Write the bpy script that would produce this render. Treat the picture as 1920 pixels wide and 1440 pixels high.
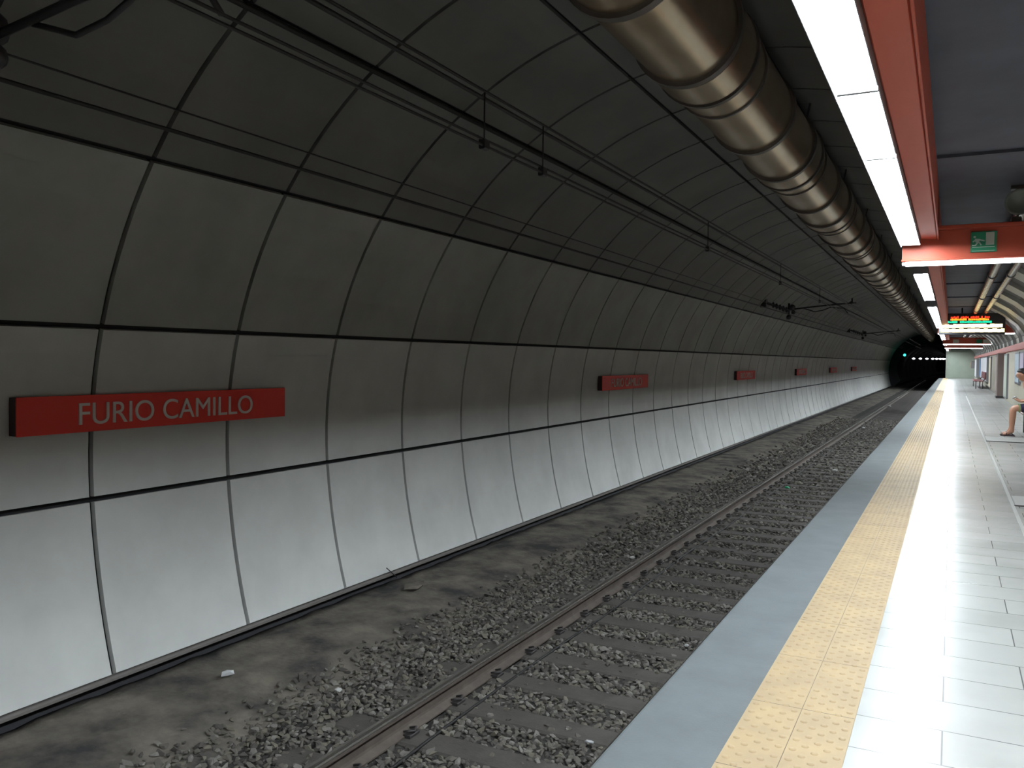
import bpy, bmesh, math, random
from mathutils import Vector, Matrix
random.seed(7)
PI = math.pi
S = bpy.context.scene
for o in list(bpy.data.objects):
    bpy.data.objects.remove(o)
COL = S.collection

# ------------------------------------------------------------------ camera, world, exposure
H = 1.36                                   # eye height over the platform floor (z = 0)
cam_d = bpy.data.cameras.new('camera')
cam_d.sensor_width = 36.0
cam_d.lens = 1583.0 / 1920.0 * 36.0
cam_d.clip_start = 0.05
cam_d.clip_end = 600
cam = bpy.data.objects.new('camera', cam_d)
COL.objects.link(cam)
RX = (0.88678546, 0.46205365, 0.01086113)      # camera right
RY = (0.02362232, -0.02184254, -0.99948231)    # camera down
RZ = (-0.46157722, 0.88658295, -0.03028442)    # camera forward
cam.matrix_world = Matrix((
    (RX[0], -RY[0], -RZ[0], 0.0),
    (RX[1], -RY[1], -RZ[1], 0.0),
    (RX[2], -RY[2], -RZ[2], H),
    (0, 0, 0, 1)))
S.camera = cam
world = bpy.data.worlds.new('world')
S.world = world
world.use_nodes = True
world.node_tree.nodes['Background'].inputs[0].default_value = (0.5, 0.55, 0.6, 1)
world.node_tree.nodes['Background'].inputs[1].default_value = 0.002
S.view_settings.view_transform = 'Standard'
S.view_settings.look = 'None'
S.view_settings.gamma = 1.0
S.view_settings.exposure = 0.0
S.view_settings.use_curve_mapping = False
LAMP = 300.0            # radiance of the fluorescent tubes
try:
    S.cycles.use_denoising = True
    S.cycles.max_bounces = 8
    S.cycles.diffuse_bounces = 4
    S.cycles.caustics_reflective = False
    S.cycles.caustics_refractive = False
    S.cycles.sample_clamp_indirect = 4.0
except Exception:
    pass


# ------------------------------------------------------------------ materials
def lin(c):
    return tuple(((v / 255.0) / 12.92 if v / 255.0 <= 0.04045 else ((v / 255.0 + 0.055) / 1.055) ** 2.4) for v in c)


def mat(name, col, rough=0.6, metal=0.0, spec=0.5, noise=0.0, scale=3.0, bump=0.0, bscale=60.0, col2=None,
        stretch=(1, 1, 1), emit=None, estr=0.0, coat=0.0):
    m = bpy.data.materials.new(name)
    m.use_nodes = True
    nt = m.node_tree
    b = nt.nodes['Principled BSDF']
    b.inputs['Base Color'].default_value = (*col, 1)
    b.inputs['Roughness'].default_value = rough
    b.inputs['Metallic'].default_value = metal
    b.inputs['Specular IOR Level'].default_value = spec
    b.inputs['Coat Weight'].default_value = coat
    if emit:
        b.inputs['Emission Color'].default_value = (*emit, 1)
        b.inputs['Emission Strength'].default_value = estr
    tc = nt.nodes.new('ShaderNodeTexCoord')
    mp = nt.nodes.new('ShaderNodeMapping')
    mp.inputs['Scale'].default_value = stretch
    nt.links.new(tc.outputs['Object'], mp.inputs['Vector'])
    if noise > 0 or col2:
        n = nt.nodes.new('ShaderNodeTexNoise')
        n.inputs['Scale'].default_value = scale
        n.inputs['Detail'].default_value = 5
        n.inputs['Roughness'].default_value = 0.6
        nt.links.new(mp.outputs[0], n.inputs['Vector'])
        r = nt.nodes.new('ShaderNodeValToRGB')
        c2 = col2 if col2 else tuple(v * (1 - noise) for v in col)
        r.color_ramp.elements[0].position = 0.35
        r.color_ramp.elements[1].position = 0.65
        r.color_ramp.elements[0].color = (*c2, 1)
        r.color_ramp.elements[1].color = (*col, 1)
        nt.links.new(n.outputs['Fac'], r.inputs[0])
        nt.links.new(r.outputs[0], b.inputs['Base Color'])
    if bump > 0:
        n2 = nt.nodes.new('ShaderNodeTexNoise')
        n2.inputs['Scale'].default_value = bscale
        n2.inputs['Detail'].default_value = 4
        nt.links.new(mp.outputs[0], n2.inputs['Vector'])
        bp = nt.nodes.new('ShaderNodeBump')
        bp.inputs['Strength'].default_value = bump
        bp.inputs['Distance'].default_value = 0.02
        nt.links.new(n2.outputs['Fac'], bp.inputs['Height'])
        nt.links.new(bp.outputs[0], b.inputs['Normal'])
    return m


def emitter(name, col, strength):
    m = bpy.data.materials.new(name)
    m.use_nodes = True
    nt = m.node_tree
    nt.nodes.clear()
    e = nt.nodes.new('ShaderNodeEmission')
    e.inputs[0].default_value = (*col, 1)
    e.inputs[1].default_value = strength
    o = nt.nodes.new('ShaderNodeOutputMaterial')
    nt.links.new(e.outputs[0], o.inputs[0])
    return m


M = {}
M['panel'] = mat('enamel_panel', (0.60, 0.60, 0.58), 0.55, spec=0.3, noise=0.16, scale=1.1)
M['panel_baked_shade'] = mat('vault_panel_with_baked_shade', (0.15, 0.147, 0.138), 0.6, spec=0.25, noise=0.2, scale=0.9)  # vault panels: the dimness above the lamps is put into the base colour
M['panel_baked_half_shade'] = mat('wall_panel_with_baked_half_shade', (0.33, 0.33, 0.31), 0.6, spec=0.25, noise=0.25, scale=0.9)  # same panels one band lower, fading light painted in as a middle tone
M['joint'] = mat('dark_joint', (0.012, 0.012, 0.015), 0.8)
M['void'] = mat('dark_concrete', (0.02, 0.02, 0.022), 0.9)
M['lip'] = mat('dirty_aluminium', (0.22, 0.20, 0.19), 0.5, metal=0.4)
M['walk'] = mat('dusty_concrete', (0.18, 0.158, 0.132), 0.95, spec=0.15, col2=(0.046, 0.044, 0.043), scale=2.2, bump=0.6, bscale=18)
M['ballast_bed'] = mat('ballast_dirt', (0.05, 0.047, 0.043), 0.95, spec=0.15, noise=0.5, scale=6, bump=0.9, bscale=25)
M['sleeper'] = mat('sleeper_concrete', (0.078, 0.070, 0.063), 0.85, spec=0.3, noise=0.3, scale=5, bump=0.15)
M['rail'] = mat('rusty_rail_steel', (0.13, 0.105, 0.09), 0.6, metal=0.2, noise=0.3, scale=9)
M['railtop'] = mat('polished_rail_head', (0.50, 0.47, 0.44), 0.26, metal=0.95)
M['clip'] = mat('clip_steel', (0.05, 0.045, 0.045), 0.6, metal=0.4)
M['coping'] = mat('edge_concrete', (0.125, 0.14, 0.145), 0.75, spec=0.3, noise=0.14, scale=4, bump=0.08, bscale=90)
M['coping_side'] = mat('platform_face', (0.10, 0.10, 0.10), 0.9)
M['tactile'] = mat('cream_tactile_rubber', (0.39, 0.285, 0.155), 0.6, spec=0.35, col2=(0.33, 0.24, 0.14), scale=5)
M['seam'] = mat('tile_seam', (0.05, 0.045, 0.04), 0.8)
M['orange'] = mat('orange_red_enamel', (0.50, 0.085, 0.045), 0.5, spec=0.35, noise=0.06, scale=2)
M['red_sign'] = mat('red_sign_enamel', (0.70, 0.04, 0.026), 0.5, spec=0.3)
M['sign_dark'] = mat('sign_dark_edge', (0.03, 0.012, 0.012), 0.6)
M['white_letter'] = mat('white_letter', (0.72, 0.68, 0.66), 0.6)
M['lamp'] = emitter('fluorescent_tube', (0.86, 0.95, 1.0), LAMP)
M['reflector'] = mat('white_reflector', (0.55, 0.56, 0.57), 0.6)
M['beam_lamp'] = emitter('beam_lens', (0.95, 0.97, 1.0), 12.0)
M['housing'] = mat('grey_lamp_housing', (0.18, 0.18, 0.19), 0.5, metal=0.3)
M['duct'] = mat('tan_duct', (0.66, 0.54, 0.39), 0.27, metal=0.8, col2=(0.48, 0.35, 0.22), scale=2.4, stretch=(1, 0.5, 1))
M['duct_ring'] = mat('duct_ring', (0.12, 0.10, 0.09), 0.45, metal=0.3)
M['wire'] = mat('blackened_copper', (0.015, 0.013, 0.013), 0.6, metal=0.3)
M['insul'] = mat('dark_insulator', (0.018, 0.016, 0.018), 0.5)
M['ceil'] = mat('dark_ceiling_paint', (0.08, 0.088, 0.115), 0.75, noise=0.25, scale=2)
M['joist'] = mat('dark_joist', (0.05, 0.055, 0.075), 0.7)
M['conduit'] = mat('glossy_conduit', (0.13, 0.11, 0.10), 0.22, metal=0.6)
M['horn'] = mat('grey_green_plastic', (0.22, 0.25, 0.22), 0.5)
M['green'] = mat('green_sign', (0.015, 0.22, 0.11), 0.5)
M['signwhite'] = mat('sign_white', (0.62, 0.66, 0.58), 0.5)
M['black'] = mat('black_casing', (0.012, 0.012, 0.014), 0.45)
M['ledred'] = emitter('led_red', (1.0, 0.04, 0.015), 2.2)
M['ledorange'] = emitter('led_orange', (1.0, 0.28, 0.02), 2.4)
M['ledteal'] = emitter('led_teal', (0.02, 0.80, 0.45), 1.2)
M['ledamber'] = emitter('led_amber', (1.0, 0.80, 0.38), 3.2)
M['signal'] = emitter('signal_green', (0.03, 1.0, 0.62), 5.0)
M['tunnel_lamp'] = emitter('tunnel_lamp', (0.9, 0.92, 1.0), 5.0)
M['green_wall'] = mat('pale_green_wall', (0.36, 0.41, 0.34), 0.6, noise=0.12, scale=1.2)
M['beige_wall'] = mat('beige_wall', (0.42, 0.39, 0.31), 0.6, noise=0.08, scale=2)
M['rib'] = mat('pale_rib', (0.46, 0.47, 0.43), 0.35, spec=0.6)
M['redband'] = mat('red_band', (0.45, 0.08, 0.05), 0.45)
M['brown'] = mat('brown_column', (0.16, 0.115, 0.10), 0.5)
M['foil'] = mat('foil', (0.85, 0.86, 0.88), 0.3, metal=0.5)
M['paper'] = mat('litter_paper', (0.45, 0.44, 0.42), 0.8)
M['skin'] = mat('skin', (0.50, 0.25, 0.16), 0.55)
M['hair'] = mat('dark_hair', (0.018, 0.012, 0.010), 0.5)
M['shirt'] = mat('pale_blue_shirt', (0.42, 0.52, 0.60), 0.85)
M['shorts'] = mat('dark_navy_shorts', (0.03, 0.03, 0.07), 0.85)
M['hem'] = mat('green_hem', (0.25, 0.40, 0.16), 0.8)
M['sandal'] = mat('dark_sandal', (0.05, 0.03, 0.035), 0.6)
M['pad'] = mat('pale_mat', (0.34, 0.338, 0.32), 0.6)


def tiles_material():
    m = bpy.data.materials.new('white_floor_tiles')
    m.use_nodes = True
    nt = m.node_tree
    b = nt.nodes['Principled BSDF']
    tc = nt.nodes.new('ShaderNodeTexCoord')
    mp = nt.nodes.new('ShaderNodeMapping')
    mp.inputs['Location'].default_value = (0.0, -3.478 + 0.3034 * 40, 0)
    nt.links.new(tc.outputs['Object'], mp.inputs['Vector'])
    br = nt.nodes.new('ShaderNodeTexBrick')
    br.offset = 0.5
    br.offset_frequency = 2
    br.inputs['Scale'].default_value = 1.0
    br.inputs['Brick Width'].default_value = 0.6
    br.inputs['Row Height'].default_value = 0.3034
    br.inputs['Mortar Size'].default_value = 0.0028
    br.inputs['Mortar Smooth'].default_value = 0.1
    br.inputs['Bias'].default_value = 0.0
    br.inputs['Color1'].default_value = (0.40, 0.40, 0.385, 1)
    br.inputs['Color2'].default_value = (0.35, 0.352, 0.34, 1)
    br.inputs['Mortar'].default_value = (0.11, 0.11, 0.11, 1)
    nt.links.new(mp.outputs[0], br.inputs['Vector'])
    n = nt.nodes.new('ShaderNodeTexNoise')
    n.inputs['Scale'].default_value = 1.7
    n.inputs['Detail'].default_value = 6
    nt.links.new(tc.outputs['Object'], n.inputs['Vector'])
    mx = nt.nodes.new('ShaderNodeMix')
    mx.data_type = 'RGBA'
    mx.blend_type = 'MULTIPLY'
    mx.inputs[0].default_value = 0.35
    r = nt.nodes.new('ShaderNodeValToRGB')
    r.color_ramp.elements[0].position = 0.35
    r.color_ramp.elements[0].color = (0.62, 0.61, 0.6, 1)
    r.color_ramp.elements[1].position = 0.6
    r.color_ramp.elements[1].color = (1, 1, 1, 1)
    nt.links.new(n.outputs['Fac'], r.inputs[0])
    nt.links.new(br.outputs['Color'], mx.inputs[6])
    nt.links.new(r.outputs[0], mx.inputs[7])
    nt.links.new(mx.outputs[2], b.inputs['Base Color'])
    b.inputs['Roughness'].default_value = 0.27
    b.inputs['Specular IOR Level'].default_value = 0.5
    return m


M['tiles'] = tiles_material()


# ------------------------------------------------------------------ mesh helpers
class MB:
    def __init__(self):
        self.v, self.f, self.s = [], [], []
        self.mi = []

    def add(self, vs, fs, smooth=False, mi=0):
        n = len(self.v)
        self.v.extend(vs)
        self.f.extend([tuple(i + n for i in f) for f in fs])
        self.s.extend([smooth] * len(fs))
        self.mi.extend([mi] * len(fs))
        return self

    def box(self, x0, x1, y0, y1, z0, z1, mi=0):
        vs = [(x, y, z) for x in (x0, x1) for y in (y0, y1) for z in (z0, z1)]
        fs = [(0, 1, 3, 2), (4, 6, 7, 5), (0, 4, 5, 1), (2, 3, 7, 6), (0, 2, 6, 4), (1, 5, 7, 3)]
        return self.add(vs, fs, False, mi)

    def bbox(self, x0, x1, y0, y1, z0, z1, b=0.008, mi=0):
        """box whose edges along its longest axis are chamfered"""
        d = (x1 - x0, y1 - y0, z1 - z0)
        ax = d.index(max(d))
        lo = (x0, y0, z0)
        hi = (x1, y1, z1)
        a, c = [i for i in range(3) if i != ax]
        pts = [(lo[a] + b, lo[c]), (hi[a] - b, lo[c]), (hi[a], lo[c] + b), (hi[a], hi[c] - b),
               (hi[a] - b, hi[c]), (lo[a] + b, hi[c]), (lo[a], hi[c] - b), (lo[a], lo[c] + b)]
        vs = []
        for e in (lo[ax], hi[ax]):
            for p in pts:
                w = [0, 0, 0]
                w[ax], w[a], w[c] = e, p[0], p[1]
                vs.append(tuple(w))
        fs = [(i, (i + 1) % 8, 8 + (i + 1) % 8, 8 + i) for i in range(8)] + [tuple(range(7, -1, -1)), tuple(range(8, 16))]
        return self.add(vs, fs, False, mi)

    def prism(self, prof, y0, y1, closed=True, caps=True, mi=0, smooth=False, ys=None):
        """profile of (x, z) run along Y"""
        ys = ys or [y0, y1]
        n = len(prof)
        vs = [(p[0], y, p[1]) for y in ys for p in prof]
        fs = []
        for j in range(len(ys) - 1):
            for i in range(n if closed else n - 1):
                k = (i + 1) % n
                fs.append((j * n + i, j * n + k, (j + 1) * n + k, (j + 1) * n + i))
        if caps and closed:
            fs.append(tuple(range(n - 1, -1, -1)))
            fs.append(tuple(range((len(ys) - 1) * n, len(ys) * n)))
        return self.add(vs, fs, smooth, mi)

    def tube(self, pts, r, n=8, caps=True, mi=0):
        pts = [Vector(p) for p in pts]
        rs = r if isinstance(r, (list, tuple)) else [r] * len(pts)
        vs, fs = [], []
        up = Vector((0, 0, 1))
        for i, p in enumerate(pts):
            t = (pts[min(i + 1, len(pts) - 1)] - pts[max(i - 1, 0)]).normalized()
            a = up if abs(t.dot(up)) < 0.95 else Vector((1, 0, 0))
            u = t.cross(a).normalized()
            w = u.cross(t).normalized()
            for k in range(n):
                q = 2 * PI * k / n
                vs.append(tuple(p + (u * math.cos(q) + w * math.sin(q)) * rs[i]))
        for i in range(len(pts) - 1):
            for k in range(n):
                l = (k + 1) % n
                fs.append((i * n + k, i * n + l, (i + 1) * n + l, (i + 1) * n + k))
        if caps:
            fs.append(tuple(range(n - 1, -1, -1)))
            fs.append(tuple(range((len(pts) - 1) * n, len(pts) * n)))
        return self.add(vs, fs, True, mi)

    def ball(self, c, r, n=10, m=7, sq=(1, 1, 1), mi=0):
        vs, fs = [(c[0], c[1], c[2] + r * sq[2])], []
        for j in range(1, m):
            a = PI * j / m
            for k in range(n):
                b = 2 * PI * k / n
                vs.append((c[0] + r * sq[0] * math.sin(a) * math.cos(b), c[1] + r * sq[1] * math.sin(a) * math.sin(b), c[2] + r * sq[2] * math.cos(a)))
        vs.append((c[0], c[1], c[2] - r * sq[2]))
        for k in range(n):
            fs.append((0, 1 + k, 1 + (k + 1) % n))
            fs.append((len(vs) - 1, 1 + (m - 2) * n + (k + 1) % n, 1 + (m - 2) * n + k))
        for j in range(m - 2):
            for k in range(n):
                l = (k + 1) % n
                fs.append((1 + j * n + k, 1 + (j + 1) * n + k, 1 + (j + 1) * n + l, 1 + j * n + l))
        return self.add(vs, fs, True, mi)

    def build(self, name, mats, parent=None, fix=True):
        me = bpy.data.meshes.new(name)
        me.from_pydata(self.v, [], self.f)
        me.polygons.foreach_set('use_smooth', self.s)
        for m in (mats if isinstance(mats, (list, tuple)) else [mats]):
            me.materials.append(m)
        if any(self.mi):
            me.polygons.foreach_set('material_index', self.mi)
        me.update()
        if fix:
            bm = bmesh.new()
            bm.from_mesh(me)
            bmesh.ops.recalc_face_normals(bm, faces=bm.faces)
            bm.to_mesh(me)
            bm.free()
        o = bpy.data.objects.new(name, me)
        COL.objects.link(o)
        if parent is not None:
            o.parent = parent
        return o


def struct(o):
    o['kind'] = 'structure'
    return o


def tag(o, label, cat, group=None, kind=None):
    o['label'] = label
    o['category'] = cat
    if group:
        o['group'] = group
    if kind:
        o['kind'] = kind
    return o


def thing(name, label, cat, loc=(0, 0, 0), group=None):
    o = bpy.data.objects.new(name, None)
    o.empty_display_size = 0.2
    COL.objects.link(o)
    o.location = loc
    return tag(o, label, cat, group)


def dup(root, loc, label=None, group=None):
    r = root.copy()
    COL.objects.link(r)
    r.location = loc
    if label:
        r['label'] = label
    if group:
        r['group'] = group
    for ch in list(root.children):
        c = ch.copy()
        COL.objects.link(c)
        c.parent = r
        for g in list(ch.children):
            d = g.copy()
            COL.objects.link(d)
            d.parent = c
    return r


ORD = ['first', 'second', 'third', 'fourth', 'fifth', 'sixth', 'seventh', 'eighth', 'ninth', 'tenth', 'eleventh', 'twelfth',
       'thirteenth', 'fourteenth', 'fifteenth', 'sixteenth', 'seventeenth', 'eighteenth', 'nineteenth', 'twentieth',
       'twenty-first', 'twenty-second', 'twenty-third', 'twenty-fourth', 'twenty-fifth', 'twenty-sixth', 'twenty-seventh', 'twenty-eighth', 'twenty-ninth', 'thirtieth']

# ------------------------------------------------------------------ tunnel profile
CX, CZ, R = -1.94, 0.595, 3.66
Y_BACK, Y_END = -9.14, 92.50
Y_PLAT = 86.0
RING0, RINGW = 4.06, 1.32


def vault(a, r=R):
    """point of the lining at angle a (degrees from +X); the foot panel flattens"""
    x = CX + r * math.cos(math.radians(a))
    z = CZ + r * math.sin(math.radians(a))
    if a > 184.8:
        t = (a - 184.8) / 20.7
        x -= 0.10 * t * t
    return x, z


def lining(name, edges, y0, y1, m, inner=R, gap=0.02, vgap=0.02):
    mb = MB()
    k0 = math.ceil((y0 - RING0) / RINGW - 1e-6)
    k1 = math.floor((y1 - RING0) / RINGW + 1e-6)
    ga = -math.degrees(gap / R)
    for a0, a1 in edges:
        n = 7
        angs = [a0 + ga + (a1 - a0 - 2 * ga) * i / n for i in range(n + 1)]
        inn = [vault(a, inner) for a in angs]
        out = [vault(a, inner + 0.045) for a in reversed(angs)]
        prof = inn + out
        for k in range(k0, k1):
            ya = RING0 + k * RINGW + vgap
            yb = RING0 + (k + 1) * RINGW - vgap
            mb.prism(prof, ya, yb, smooth=False)
    o = mb.build(name, m)
    for p in o.data.polygons:
        pass
    return struct(o)


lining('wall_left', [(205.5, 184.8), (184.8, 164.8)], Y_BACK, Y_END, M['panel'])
lining('wall_left_upper', [(164.8, 144.8)], Y_BACK, Y_END, M['panel_baked_half_shade'])
lining('ceiling', [(144.8, 124.8), (124.8, 104.8), (104.8, 84.8), (84.8, 64.8)], Y_BACK, Y_END, M['panel_baked_shade'])
# dark rock lining behind the panels, one shell
back = [vault(a, R + 0.10) for a in [210 + (58 - 210) * i / 36 for i in range(37)]]
mb = MB()
mb.prism(back, Y_BACK - 0.2, Y_END, closed=False, caps=False)
struct(mb.build('wall_outer', M['joint'], fix=False))
# thin metal strip closing the foot of the panels
mb = MB()
fx, fz = vault(205.5)
mb.prism([(fx - 0.05, fz - 0.030), (fx + 0.022, fz - 0.022), (fx + 0.022, fz - 0.004), (fx - 0.0, fz + 0.006), (fx - 0.05, fz + 0.006)], Y_BACK, Y_END)
struct(mb.build('baseboard_left', M['lip']))

# right hand side over the platform
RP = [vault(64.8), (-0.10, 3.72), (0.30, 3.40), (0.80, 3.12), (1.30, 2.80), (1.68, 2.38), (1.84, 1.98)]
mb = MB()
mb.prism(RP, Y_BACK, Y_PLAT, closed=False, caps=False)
struct(mb.build('wall_right_vault', M['panel_baked_shade'], fix=False)).name = 'ceiling_right'
PASS = [(9.0, 13.0), (37.0, 40.0), (66.0, 70.0)]
mb = MB()
ya = Y_BACK
for p0, p1 in PASS + [(Y_PLAT, None)]:
    mb.bbox(1.80, 2.1, ya, p0, 0.0, 1.78, 0.004)
    if p1:
        ya = p1
struct(mb.build('wall_right', M['beige_wall']))
for i, (p0, p1) in enumerate(PASS):
    mb = MB()
    mb.box(2.1, 4.0, p0, p1, 0, 0.01)
    mb.box(4.0, 4.05, p0, p1, 0, 1.8)
    mb.box(1.80, 4.0, p0 - 0.05, p0, 0, 1.8)
    mb.box(1.80, 4.0, p1, p1 + 0.05, 0, 1.8)
    mb.box(2.1, 4.0, p0, p1, 1.78, 1.83)
    struct(mb.build('door_%d' % (i + 1), M['brown'] if i else M['beige_wall']))
mb = MB()
mb.bbox(1.74, 2.1, Y_BACK, Y_PLAT, 1.78, 1.98, 0.01)
struct(mb.build('trim_1', M['redband']))

# curved pale ribs over the platform, one per ring
ri = 2
for k in range(0, 62):
    y = RING0 + k * RINGW
    if y < 14 or y > 84 or k % 2:
        continue
    prof = [(1.80, 1.98), (1.77, 2.16), (1.60, 2.44), (1.25, 2.74), (0.90, 2.96)]
    outp = [(1.86, 1.99), (1.84, 2.2), (1.68, 2.5), (1.30, 2.84), (0.92, 3.06)]
    mb = MB()
    mb.prism(prof + outp[::-1], y - 0.55, y + 0.55)
    o = struct(mb.build('trim_%d' % ri, M['rib']))
    ri += 1

# suspended dark ceiling with joists
mb = MB()
mb.box(-0.16, 0.92, Y_BACK, Y_PLAT, 2.98, 3.02)
for i in range(25):
    y = 7.45 + 3.96 * (i - 4)
    mb.box(-0.14, 0.92, y - 0.03, y + 0.03, 2.955, 2.98, mi=1)
struct(mb.build('ceiling_platform', [M['ceil'], M['joist']]))

# end bulkheads and the running tunnel beyond
ang = [210 + (-30 - 210) * i / 60 for i in range(61)]


def portal(y, cx, cz, r, name, m):
    """wall with a round opening closing the big vault"""
    mb = MB()
    outer = [(CX + 4.1 * math.cos(math.radians(a)), CZ + 4.1 * math.sin(math.radians(a))) for a in ang]
    inner = [(cx + r * math.cos(math.radians(a)), cz + r * math.sin(math.radians(a))) for a in ang]
    vs = [(p[0], y, p[1]) for p in outer] + [(p[0], y, p[1]) for p in inner]
    n = len(ang)
    fs = [(i, i + 1, n + i + 1, n + i) for i in range(n - 1)]
    mb.add(vs, fs)
    return struct(mb.build(name, m, fix=False))


portal(Y_END, -2.5, 0.75, 2.35, 'wall_far', M['void'])
mb = MB()
mb.box(-0.45, 2.2, Y_PLAT - 0.25, Y_PLAT - 0.05, 0, 2.55)
mb.box(-0.5, -0.45, Y_PLAT - 0.25, Y_END, -1.2, 2.55)
struct(mb.build('wall_end', M['green_wall']))
mb = MB()
mb.box(-6.2, 4.2, Y_BACK - 0.4, Y_BACK - 0.2, -1.5, 4.6)
struct(mb.build('wall_near', M['void']))
# curved bore
NB = 26
vs, fs = [], []


def bore(t):
    y = Y_END + t
    x = -2.5 + (t * t) * 0.00022
    return x, y


for i in range(NB):
    x, y = bore(i * 8.0)
    for a in ang:
        vs.append((x + 2.36 * math.cos(math.radians(a)), y, 0.75 + 2.36 * math.sin(math.radians(a))))
n = len(ang)
for i in range(NB - 1):
    for k in range(n - 1):
        fs.append((i * n + k, i * n + k + 1, (i + 1) * n + k + 1, (i + 1) * n + k))
mb = MB()
mb.add(vs, fs, True)
struct(mb.build('wall_tunnel_bore', M['void'], fix=False))

# ------------------------------------------------------------------ platform
mb = MB()
mb.box(-0.295, 2.15, Y_BACK, Y_PLAT, -0.25, 0.0)
struct(mb.build('floor', M['tiles']))
mb = MB()
prof = [(-1.046, -0.012), (-1.040, -0.004), (-1.030, 0.0), (-0.680, 0.0), (-0.680, -0.2), (-0.80, -0.25), (-1.0, -0.22), (-1.046, -0.20)]
mb.prism(prof, Y_BACK, Y_PLAT)
struct(mb.build('trim_platform_edge', M['coping']))
mb = MB()
mb.box(-1.16 + 0.22, -0.75, Y_BACK, Y_PLAT, -1.3, -0.21)
struct(mb.build('wall_platform_face', M['coping_side']))
# tactile strip
mb = MB()
SE = 0.0035
mb.box(-0.680, -0.4885, Y_BACK, Y_PLAT, -0.2, SE)
mb.box(-0.4865, -0.295, Y_BACK, Y_PLAT, -0.2, SE)
mb.box(-0.4885, -0.4865, Y_BACK, Y_PLAT, -0.2, 0.0012, mi=1)
for c in range(2):
    xb = -0.680 + 0.193 * c
    y = 1.6
    while y < 46.0:
        for i in range(5):
            x = xb + 0.0235 + i * 0.0363
            yy = y + (i % 2) * 0.0425
            hi = 8 if y < 6 else (5 if y < 20 else 4)
            vs = []
            for (rr, zz) in ((0.0135, SE), (0.0110, SE + 0.0026), (0.0060, SE + 0.0042)):
                for q in range(hi):
                    t = 2 * PI * q / hi
                    vs.append((x + rr * math.cos(t), yy + rr * math.sin(t), zz))
            fs = []
            for b in range(2):
                for q in range(hi):
                    q2 = (q + 1) % hi
                    fs.append((b * hi + q, b * hi + q2, (b + 1) * hi + q2, (b + 1) * hi + q))
            fs.append(tuple(range(2 * hi, 3 * hi)))
            mb.add(vs, fs, True)
        y += 0.085
    y = 1.02
    while y < 30:                      # cross seams between the tactile tiles
        mb.box(xb + 0.001, xb + 0.190, y, y + 0.002, 0.0, SE + 0.0004, mi=1)
        y += 0.60 if c == 0 else 0.60
struct(mb.build('trim_tactile', [M['tactile'], M['seam']], fix=False))
# floor covers and guide strip
mb = MB()
mb.bbox(0.535, 0.565, 2.0, 40.0, 0.0, 0.004, 0.001)
struct(mb.build('trim_guide', M['pad']))
for nm, x0, y0, y1, lb in (('floor_cover', 0.57, 16.9, 17.9, 'thin pale floor cover plate in front of the seated person'),
                           ('floor_cover', 0.57, 9.35, 10.0, 'thin pale floor cover plate nearest the camera beside the guide strip')):
    t = thing(nm, lb, 'floor plate', (x0, y0, 0))
    mb = MB()
    mb.bbox(0, 1.15, 0.02, y1 - y0, 0.0, 0.014, 0.004)
    mb.build('plate', M['pad'], t)
    mb = MB()
    mb.bbox(-0.01, 1.15, 0.0, 0.02, 0.0, 0.012, 0.003)
    mb.build('rim', M['clip'], t)

# ------------------------------------------------------------------ track bed
mb = MB()
prof = [(-5.75, -1.30), (-5.37, -1.24), (-5.33, -1.065), (-4.75, -1.068), (-4.45, -1.09), (-4.15, -1.14), (-3.8, -1.165), (-3.2, -1.175), (-2.5, -1.178), (-1.8, -1.178),
        (-1.3, -1.165), (-0.9, -1.15)]
fine = []
for i in range(len(prof) - 1):
    for j in range(4):
        t = j / 4
        fine.append((prof[i][0] * (1 - t) + prof[i + 1][0] * t, prof[i][1] * (1 - t) + prof[i + 1][1] * t))
fine.append(prof[-1])
bedprof = list(prof)
ys = []
y = Y_BACK - 0.2
while y < 300:
    ys.append(y)
    y += 0.16 if y < 20 else (0.6 if y < 86 else 8)
vs, fs, mi = [], [], []
rnd = random.Random(3)
for y in ys:
    for (x, z) in fine:
        dx = bore(y - Y_END)[0] + 2.5 if y > Y_END else 0
        vs.append((x + dx, y, z + rnd.uniform(-0.010, 0.010)))
n = len(fine)
for j in range(len(ys) - 1):
    for i in range(n - 1):
        fs.append((j * n + i, j * n + i + 1, (j + 1) * n + i + 1, (j + 1) * n + i))
        mi.append(0 if 0.5 * (fine[i][0] + fine[i + 1][0]) < -3.95 else 1)
mb = MB()
mb.v, mb.f, mb.s, mb.mi = vs, fs, [True] * len(fs), mi
struct(mb.build('floor_trackbed', [M['walk'], M['ballast_bed']], fix=False))

# ballast stones : one mass
ICO_V, ICO_F = [], []
bm = bmesh.new()
bmesh.ops.create_icosphere(bm, subdivisions=1, radius=1)
bm.verts.ensure_lookup_table()
ICO_V = [tuple(v.co) for v in bm.verts]
ICO_F = [tuple(v.index for v in f.verts) for f in bm.faces]
bm.free()


def chip(rr):
    """angular broken stone: hull of scattered points"""
    bm = bmesh.new()
    sc = (rr.uniform(0.9, 1.45), rr.uniform(0.7, 1.0), rr.uniform(0.5, 0.85))
    for q in range(12):
        v = Vector((rr.gauss(0, 1), rr.gauss(0, 1), rr.gauss(0, 1))).normalized()
        bm.verts.new((v.x * sc[0], v.y * sc[1], v.z * sc[2]))
    r = bmesh.ops.convex_hull(bm, input=bm.verts[:])
    bmesh.ops.delete(bm, geom=[g for g in r['geom_interior'] if isinstance(g, bmesh.types.BMVert)], context='VERTS')
    bm.verts.ensure_lookup_table()
    bm.verts.index_update()
    res = ([tuple(v.co) for v in bm.verts], [tuple(v.index for v in f.verts) for f in bm.faces])
    bm.free()
    return res


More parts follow.
